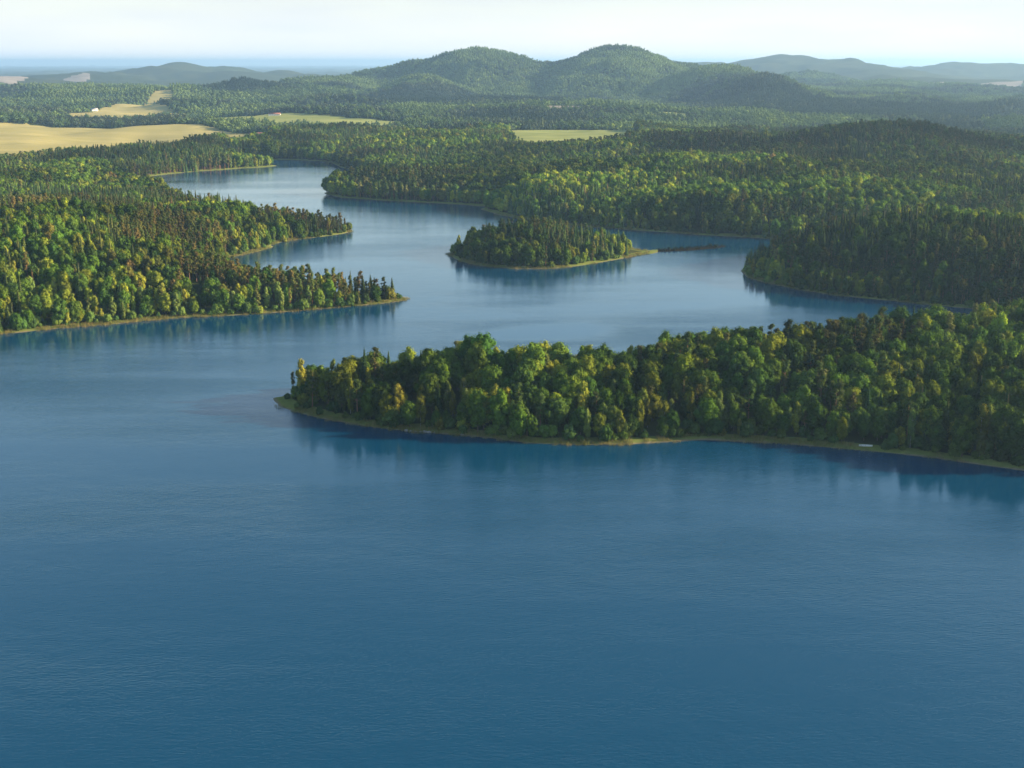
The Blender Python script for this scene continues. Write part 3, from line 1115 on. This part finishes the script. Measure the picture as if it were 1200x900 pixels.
X = np.concatenate([xn, bx])
Y = np.concatenate([yn, by])
S = np.concatenate([sn, bs])
Z = np.concatenate([zn, ground(bx, by, bs)])
SP = np.concatenate([spn, np.full(len(bx), 'willow_bush', dtype=object)])
SCL = np.concatenate([scn, rng.uniform(.6, 1.45, len(bx))])
ROT = rng.uniform(0, 2 * math.pi, len(X))
SXY = rng.uniform(.70, 1.04, len(X))
VAR = np.array([rng.integers(len(SPECIES[s])) for s in SP])
stand = fbm(X / 60.0, Y / 60.0, 211, 2)
TU = np.clip(rng.uniform(size=len(X)) * .8 + (stand - .3) * .5 * rng.uniform(0, 1, len(X)), 0, 1)
names_cols = [pick_tint(s, u) for s, u in zip(SP, TU)]
TN = np.array([a for a, b in names_cols], dtype=object)
TC = np.array([b for a, b in names_cols])
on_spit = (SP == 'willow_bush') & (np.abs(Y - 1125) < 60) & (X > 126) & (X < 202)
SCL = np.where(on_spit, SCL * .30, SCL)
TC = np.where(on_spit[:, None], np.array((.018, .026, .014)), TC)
TC = np.where(((X < -75) & ((SP == 'pine_tree') | (SP == 'spruce_tree')))[:, None], TC * np.array((1.35, 1.08, 1.0)), TC)
TC = TC * 1.12 * (.66 + .68 * sstep(.32, .66, fbm(X / 80.0, Y / 80.0, 251, 2)))[:, None] * np.array((1.45, 1.48, 1.2)) * rng.uniform(.78, 1.22, (len(X), 1)) * (1 + rng.normal(size=(len(X), 3)) * .05)

# ---- which ones are single things: those that show largest (nearest) of each kind
DIST = np.hypot(X, Y)
PXX, PYY = to_px(X, Y, Z)
inview = (PXX > -25) & (PXX < 1225)
single = np.zeros(len(X), bool)
LIMIT = {'broadleaf_tree': 300, 'birch_tree': 220, 'pine_tree': 200, 'spruce_tree': 220, 'willow_bush': 90}
for sp, lim in LIMIT.items():
    idx = np.flatnonzero((SP == sp) & inview)
    idx = idx[np.argsort(DIST[idx])][:lim]
    single[idx] = True

WORD = {'broadleaf_tree': 'broadleaf tree', 'birch_tree': 'birch', 'pine_tree': 'pine', 'spruce_tree': 'spruce', 'willow_bush': 'willow bush'}


def where(px, y, s, x):
    if x < -75 and y < 1000:
        place = 'left shore tip' if px > 330 else 'left shore middle' if px > 160 else 'left photo edge'
    elif y < 740:
        if px < 400: place = "near peninsula's tip"
        elif px < 560: place = "peninsula's shaded left"
        elif px < 700: place = "near peninsula's middle"
        elif px < 850: place = 'behind sunlit grass'
        elif px < 1015: place = 'left of boat'
        else: place = 'right of boat'
    elif 500 < px < 800 and y > 980: place = 'small lake island'
    else: place = 'right headland'
    row = 'at water' if s < 13 else 'second rows' if s < 28 else 'deep wood'
    return place, row


ids_all = np.flatnonzero(single)
bucket = {}
for i in ids_all:
    bucket.setdefault((SP[i], TN[i]) + where(PXX[i], Y[i], S[i], X[i]), []).append(i)
ORD = ['leftmost', 'second from left', 'third from left', 'fourth from left', 'fifth from left', 'sixth from left', 'seventh from left', 'eighth from left']
LABEL, GROUP = {}, {}


def plural(t):
    return t + ('es' if t.endswith('sh') or t.endswith('ch') else 's' if not t.endswith('ce') else 's')


def name_them(ids, base, grp):
    ids = sorted(ids, key=lambda i: PXX[i])
    for k, i in enumerate(ids):
        o_ = '' if len(ids) == 1 or len(ids) > 8 else ORD[k] + ' ' if k < len(ids) - 1 else 'rightmost '
        LABEL[i] = o_ + base
        GROUP[i] = grp


for (sp, tn, pl, rw), ids in bucket.items():
    tail = f'{rw}, {pl}'
    head = f'{tn} {WORD[sp]}'
    grp = f'{tn} {plural(WORD[sp])}, {tail}'
    if len(ids) <= 8:
        name_them(ids, f'{head}, {tail}', grp)
        continue
    sub = {}
    for i in ids:                      # tell them apart by the tree that stands next to each
        d2 = (X - X[i]) ** 2 + (Y - Y[i]) ** 2
        d2[i] = 1e9
        j = int(np.argmin(d2))
        h = SPECIES[sp][VAR[i]]['h'] * SCL[i]
        size = 'tall ' if h > 20.5 else 'low ' if h < 13.5 and sp != 'willow_bush' else ''
        sub.setdefault((size, SP[j], TN[j]), []).append(i)
    for (size, sj, tj), jd in sub.items():
        name_them(jd, f'{size}{head} beside {tj} {WORD[sj]}, {tail}'.replace('broadleaf tree', 'broadleaf').replace('willow bush', 'willow'), f'{grp} beside {tj} {WORD[sj]}, {size}'.rstrip(', '))

for i in ids_all:
    sp = SP[i]
    shp = SPECIES[sp][VAR[i]]
    root = empty(sp, (X[i], Y[i], Z[i]), ROT[i], (SCL[i] * SXY[i], SCL[i] * SXY[i], SCL[i]))
    tag(root, LABEL[i], 'bush' if sp == 'willow_bush' else 'tree', GROUP[i])
    c = obj('crown', shp['crown'], root)
    c['tint'] = [float(v) for v in TC[i]]
    obj('stem' if sp == 'willow_bush' else 'trunk', shp['trunk'], root)


def scatter_trees(name, m, label):
    if not m.any(): return
    sz = np.stack([SCL[m] * SXY[m], SCL[m] * SXY[m], SCL[m]], 1)
    scatter(name, np.stack([X[m], Y[m], Z[m]], 1), [PIDX[(s, v)] for s, v in zip(SP[m], VAR[m])],
            np.stack([np.zeros(m.sum()), np.zeros(m.sum()), ROT[m]], 1), sz, TC[m], label, 'forest')


rest = ~single
on_isle = (PXX > 500) & (PXX < 800) & (Y > 980) & (X < 130) & (X > -75) & (PYY > 275) & (PYY < 322)
left = X < -75
pen = (Y < 740) & ~left
scatter_trees('peninsula_forest', rest & pen, 'mixed wood filling the back of the near peninsula on the right')
scatter_trees('island_forest', rest & on_isle, 'mixed trees crowding the small island in the middle of the lake')
scatter_trees('shore_forest', rest & left & ~on_isle, 'mixed forest covering the left shore behind its grassy edge')
scatter_trees('headland_forest', rest & ~left & ~pen & ~on_isle, 'dark forest on the right headland behind the near peninsula')

# ---- woods one to two and a half kilometres away
xm, ym = candidates(1320, 2700, 6.0, 25.0)
ok, sm = plantable(xm, ym)
xm, ym, sm = xm[ok], ym[ok], sm[ok]
um = rng.uniform(size=(6, len(xm)))
spm = species_for(xm, ym, sm, um)
zm = ground(xm, ym, sm)
vm = np.array([rng.integers(len(SPECIES[s])) for s in spm])
stand = fbm(xm / 90.0, ym / 90.0, 211, 2)
tum = np.clip(rng.uniform(size=len(xm)) * .8 + (stand - .3) * .5 * rng.uniform(0, 1, len(xm)), 0, 1)
tcm = np.array([pick_tint(s, u)[1] for s, u in zip(spm, tum)]) * np.array((1.48, 1.5, 1.2)) * rng.uniform(.8, 1.2, (len(xm), 1))
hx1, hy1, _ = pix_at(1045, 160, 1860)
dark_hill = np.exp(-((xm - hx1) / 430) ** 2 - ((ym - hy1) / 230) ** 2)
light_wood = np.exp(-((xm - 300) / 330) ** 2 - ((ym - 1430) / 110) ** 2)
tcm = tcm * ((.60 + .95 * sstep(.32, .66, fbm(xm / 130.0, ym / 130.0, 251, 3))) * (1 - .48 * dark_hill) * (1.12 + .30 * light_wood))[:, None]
sclm = rng.uniform(.62, .98, len(xm)) * (.58 + .85 * fbm(xm / 110.0, ym / 110.0, 91, 2))
szm = np.stack([sclm] * 3, 1)
rotm = np.stack([np.zeros(len(xm)), np.zeros(len(xm)), rng.uniform(0, 6.28, len(xm))], 1)
leftm = to_px(xm, ym, zm)[0] < 400
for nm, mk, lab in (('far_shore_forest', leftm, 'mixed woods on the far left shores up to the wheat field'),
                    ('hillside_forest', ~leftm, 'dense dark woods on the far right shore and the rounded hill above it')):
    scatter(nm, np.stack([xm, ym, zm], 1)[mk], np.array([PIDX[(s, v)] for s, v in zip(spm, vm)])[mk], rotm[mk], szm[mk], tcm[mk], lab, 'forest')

# ---- woods out to the far hills: patches of nine small trees
xf, yf = candidates(2700, 7800, 20.0, 24.5)
ok, sf = plantable(xf, yf)
xf, yf, sf = xf[ok], yf[ok], sf[ok]
zf = ground(xf, yf, sf)
e = 12.0
gxs = (ground(xf + e, yf, sf) - ground(xf - e, yf, sf)) / (2 * e)
gys = (ground(xf, yf + e, sf) - ground(xf, yf - e, sf)) / (2 * e)
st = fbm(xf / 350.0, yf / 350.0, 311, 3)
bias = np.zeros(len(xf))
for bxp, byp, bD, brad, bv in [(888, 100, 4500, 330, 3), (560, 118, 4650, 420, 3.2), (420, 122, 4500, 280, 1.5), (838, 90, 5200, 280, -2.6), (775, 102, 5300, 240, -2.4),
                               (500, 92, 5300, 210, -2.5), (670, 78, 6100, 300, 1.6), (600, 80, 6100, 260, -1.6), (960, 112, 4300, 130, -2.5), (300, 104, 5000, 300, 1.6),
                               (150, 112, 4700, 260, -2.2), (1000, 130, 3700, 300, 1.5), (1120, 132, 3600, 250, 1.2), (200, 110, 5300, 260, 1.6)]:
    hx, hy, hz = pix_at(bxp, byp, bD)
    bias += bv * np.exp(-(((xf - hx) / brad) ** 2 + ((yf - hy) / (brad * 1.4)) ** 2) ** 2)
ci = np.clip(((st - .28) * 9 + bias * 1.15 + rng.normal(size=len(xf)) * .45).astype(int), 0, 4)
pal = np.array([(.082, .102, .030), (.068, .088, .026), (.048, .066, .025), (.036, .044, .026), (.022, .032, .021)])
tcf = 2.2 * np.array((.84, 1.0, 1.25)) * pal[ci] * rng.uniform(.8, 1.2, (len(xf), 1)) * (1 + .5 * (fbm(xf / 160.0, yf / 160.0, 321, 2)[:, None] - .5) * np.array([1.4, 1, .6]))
rotf = np.stack([np.arctan(gys), -np.arctan(gxs), np.zeros(len(xf))], 1)
szf = np.stack([rng.uniform(.9, 1.15, len(xf)), rng.uniform(.9, 1.15, len(xf)), rng.uniform(.55, 1.15, len(xf))], 1)
scatter('far_forest', np.stack([xf, yf, zf], 1), [PIDX[('clump', c)] for c in ci], rotf, szf, tcf,
        'far off forest covering the plain and the hazy hills', 'forest')

# ---- reeds along the water
xr, yr = candidates(430, 1400, 2.6, 24.5)
sr = shore(xr, yr)
mr = ~((np.abs(yr - 1115) < 75) & (xr > 118) & (xr < 205)) & (sr > -1.6) & (sr < 5.0) & (fbm(xr / 28.0, yr / 28.0, 371, 2) > .40)
xr, yr, sr = xr[mr], yr[mr], sr[mr]
mixr = rng.uniform(size=(len(xr), 1))
tr = np.array((.14, .16, .040)) * mixr + np.array((.26, .21, .085)) * (1 - mixr)
s_ = rng.uniform(.5, 1.25, len(xr)) * (.7 + .6 * fbm(xr / 14.0, yr / 14.0, 377, 2))
scatter('reeds', np.stack([xr, yr, np.maximum(ground(xr, yr, sr), -.2)], 1), [PIDX[('reed', int(k))] for k in rng.integers(0, 2, len(xr))],
        np.stack([np.zeros(len(xr)), np.zeros(len(xr)), rng.uniform(0, 6.28, len(xr))], 1), np.stack([s_, s_, s_], 1), tr,
        'pale green and straw coloured reeds fringing the lake shores', 'reeds')


# ------------------------------------------------------------------ houses
def box(x0, x1, y0, y1, z0, z1):
    V = np.array([(x, y, z) for z in (z0, z1) for x, y in ((x0, y0), (x1, y0), (x1, y1), (x0, y1))], float)
    F = np.array([(3, 2, 1, 0), (4, 5, 6, 7), (0, 1, 5, 4), (1, 2, 6, 5), (2, 3, 7, 6), (3, 0, 4, 7)])
    return V, F


def house(px, py, zg, L, W, Hh, rz, roof, label):
    x, y = pix(px, py, zg)
    z = float(ground(np.array([x]), np.array([y]))[0])
    t = tag(empty('house', (x, y, z), rz), label, 'barn' if 'barn' in label else 'house', 'pale houses scattered round the lake')
    # walls with gables
    V = [(-L / 2, -W / 2, -1), (L / 2, -W / 2, -1), (L / 2, W / 2, -1), (-L / 2, W / 2, -1), (-L / 2, -W / 2, Hh * .55), (L / 2, -W / 2, Hh * .55),
         (L / 2, W / 2, Hh * .55), (-L / 2, W / 2, Hh * .55), (-L / 2, 0, Hh), (L / 2, 0, Hh)]
    me = bpy.data.meshes.new('wall')
    me.from_pydata(V, [], [(0, 1, 5, 4), (2, 3, 7, 6), (1, 2, 6, 9, 5), (3, 0, 4, 8, 7), (4, 5, 9, 8), (6, 7, 8, 9)])
    me.materials.append(M_WALL)
    obj('wall', me, t)
    rm = M_ROOF if roof == 'red' else M_ROOFGREY
    ov, th = .5, .22
    P = []
    k = Hh * .45 / (W / 2)
    for s in (-1, 1):
        a = np.array([(-L / 2 - ov, 0, Hh + .06), (L / 2 + ov, 0, Hh + .06), (L / 2 + ov, s * (W / 2 + ov), Hh * .55 - k * ov + .06), (-L / 2 - ov, s * (W / 2 + ov), Hh * .55 - k * ov + .06)])
        Vq = np.concatenate([a, a + (0, 0, th)])
        P.append((Vq, np.array([(0, 1, 2, 3), (7, 6, 5, 4), (0, 4, 5, 1), (1, 5, 6, 2), (2, 6, 7, 3), (3, 7, 4, 0)])))
    rf = obj('roof', new_mesh('roof', *join(P), False, [rm]), t)
    if 'barn' not in label:
        obj('chimney', new_mesh('chimney', *box(L * .2, L * .2 + .8, -.4, .4, Hh - .5, Hh + 1.1), False, [M_ROOF]), rf)
    n = max(2, int(L / 4))
    wm = new_mesh('window', *box(-.5, .5, -.06, .06, -.65, .65), False, [M_GLASS])
    fm = new_mesh('frame', *join([box(-.62, .62, -.04, .04, .65, .77), box(-.62, .62, -.09, .04, -.8, -.65), box(-.62, -.5, -.04, .04, -.65, .65), box(.5, .62, -.04, .04, -.65, .65)]), False, [M_WHITE])
    for i in range(n):
        if i == n // 2:
            d = obj('door', new_mesh('door', *box(-.5, .5, -.06, .06, 0, 2.05), False, [M_WOOD]), t)
            d.location = (-L / 2 + (i + .5) * L / n, -W / 2 - .03, 0)
            continue
        w = obj('window', wm, t)
        w.location = (-L / 2 + (i + .5) * L / n, -W / 2 - .03, Hh * .3)
        obj('frame', fm, w)


for hs_ in HOUSES:
    house(*hs_)

# ------------------------------------------------------------------ small things by the water
def rowing_boat(px, py):
    x, y = pix(px, py, 1.0)
    z = float(ground(np.array([x]), np.array([y]))[0])
    t = tag(empty('rowing_boat', (x, y, z + .12), R(-9)), 'white rowing boat pulled up on the dark grassy shore of the near peninsula', 'boat')
    n, k = 13, 9
    L, B, D = 5.6, 1.5, .62
    V = []
    for inner in (0, 1):
        for i in range(n):
            u = i / (n - 1)
            half = B / 2 * (1 - abs(2 * u - .85) ** 2.6 * .9 if u > .4 else 1 - (.85 - 2 * u) ** 2 * .28)
            half = max(half, .05) - inner * .05
            sheer = D * (1 + .35 * max(0, u - .5) ** 2 * 4) - inner * .02
            keel = .0 + .22 * max(0, u - .75) * 2 + inner * .05
            for j in range(k):
                a = math.pi * j / (k - 1)
                V.append((-L / 2 + L * u, -math.cos(a) * half, sheer - (sheer - keel) * math.sin(a) ** .8))
    F = []
    for inner in (0, 1):
        o_ = inner * n * k
        for i in range(n - 1):
            for j in range(k - 1):
                q = (o_ + i * k + j, o_ + i * k + j + 1, o_ + (i + 1) * k + j + 1, o_ + (i + 1) * k + j)
                F.append(q if inner else q[::-1])
    for i in range(n - 1):
        for j in (0, k - 1):
            F.append((i * k + j, (i + 1) * k + j, n * k + (i + 1) * k + j, n * k + i * k + j))
    for j in range(k - 1):
        F.append((j, j + 1, n * k + j + 1, n * k + j))
    obj('hull', new_mesh('hull', np.array(V), np.array(F), True, [M_WHITE]), t)
    for bx_ in (-1.6, 0, 1.5):
        obj('bench', new_mesh('bench', *box(bx_ - .14, bx_ + .14, -.56, .56, .40, .44), False, [M_WOOD]), t)
    tv = new_mesh('transom', *box(-L / 2 - .04, -L / 2 + .02, -.5, .5, .12, .6), False, [M_WHITE])
    obj('transom', tv, t)


rowing_boat(1014.5, 523)

x, y = pix(22, 386, 1)
z = float(ground(np.array([x]), np.array([y]))[0])
pt = tag(empty('white_post', (x, y, z)), 'slim white post standing on the grassy left shore by the photo edge', 'post')
obj('pole', new_mesh('pole', *tube([(0, 0, -.6), (0, 0, 2.4), (0, 0, 4.8)], [.15, .14, .12], 8), True, [M_WHITE]), pt)
obj('cap', new_mesh('cap', *tube([(0, 0, 4.78), (0, 0, 4.92), (0, 0, 5.0)], [.17, .17, .05], 8), False, [M_WHITE]), pt)


def rock(seed, s):
    r = np.random.default_rng(seed)
    import bmesh
    bm_ = bmesh.new()
    bmesh.ops.create_icosphere(bm_, subdivisions=2, radius=1)
    fr = r.normal(size=(6, 3))
    for v in bm_.verts:
        k = 1 + .12 * sum(math.sin(2.2 * v.co.dot(Vector(q)) + i) for i, q in enumerate(fr)) / 1.5
        v.co = Vector((v.co.x * s * 1.3, v.co.y * s, v.co.z * s * .7)) * k
    me = bpy.data.meshes.new('shore_rock')
    bm_.to_mesh(me)
    bm_.free()
    me.materials.append(M_ROCK)
    return me


ROCKS = [(476, 505.2, .75), (481, 505.6, .5), (487, 506.2, .45), (493, 506.6, .6), (498, 506.9, .95), (503, 507.2, .8), (509, 507.4, .55), (541, 510, .6)]
RL = ['leftmost pale stone', 'second pale stone from left', 'third pale stone from left', 'fourth pale stone from left', 'fifth and largest pale stone',
      'sixth pale stone from left', 'seventh pale stone from left', 'lone pale stone to the right']
for i, (px, py, s) in enumerate(ROCKS):
    x, y = pix(px, py - .6, .2)
    o = obj('shore_rock', rock(900 + i, s))
    o.location = (x, y, .25)
    o.rotation_euler = (0, 0, i * 1.3)
    tag(o, RL[i] + ' at the waterline below the shaded peninsula part', 'rock', 'pale stones at the waterline')

# ------------------------------------------------------------------ haze
def haze():
    V, F = box(-61500, 61500, -61500, 61500, -6.0, 262.0)
    m, nt, lk = mat('haze')
    v = N(nt, 'ShaderNodeVolumePrincipled')
    v.inputs['Color'].default_value = (*HAZE_COLOR, 1)
    v.inputs['Density'].default_value = HAZE_DENSITY
    v.inputs['Anisotropy'].default_value = 0.35
    o = N(nt, 'ShaderNodeOutputMaterial')
    lk.new(v.outputs[0], o.inputs['Volume'])
    tag(obj('haze', new_mesh('haze', V, F, False, [m])), 'thin pale blue haze over the lake and hills', kind='stuff')


haze()
print('single', single.sum(), 'near', len(X), 'mid', len(xm), 'far', len(xf), 'reeds', len(xr), 'zmax', float(zf.max()))
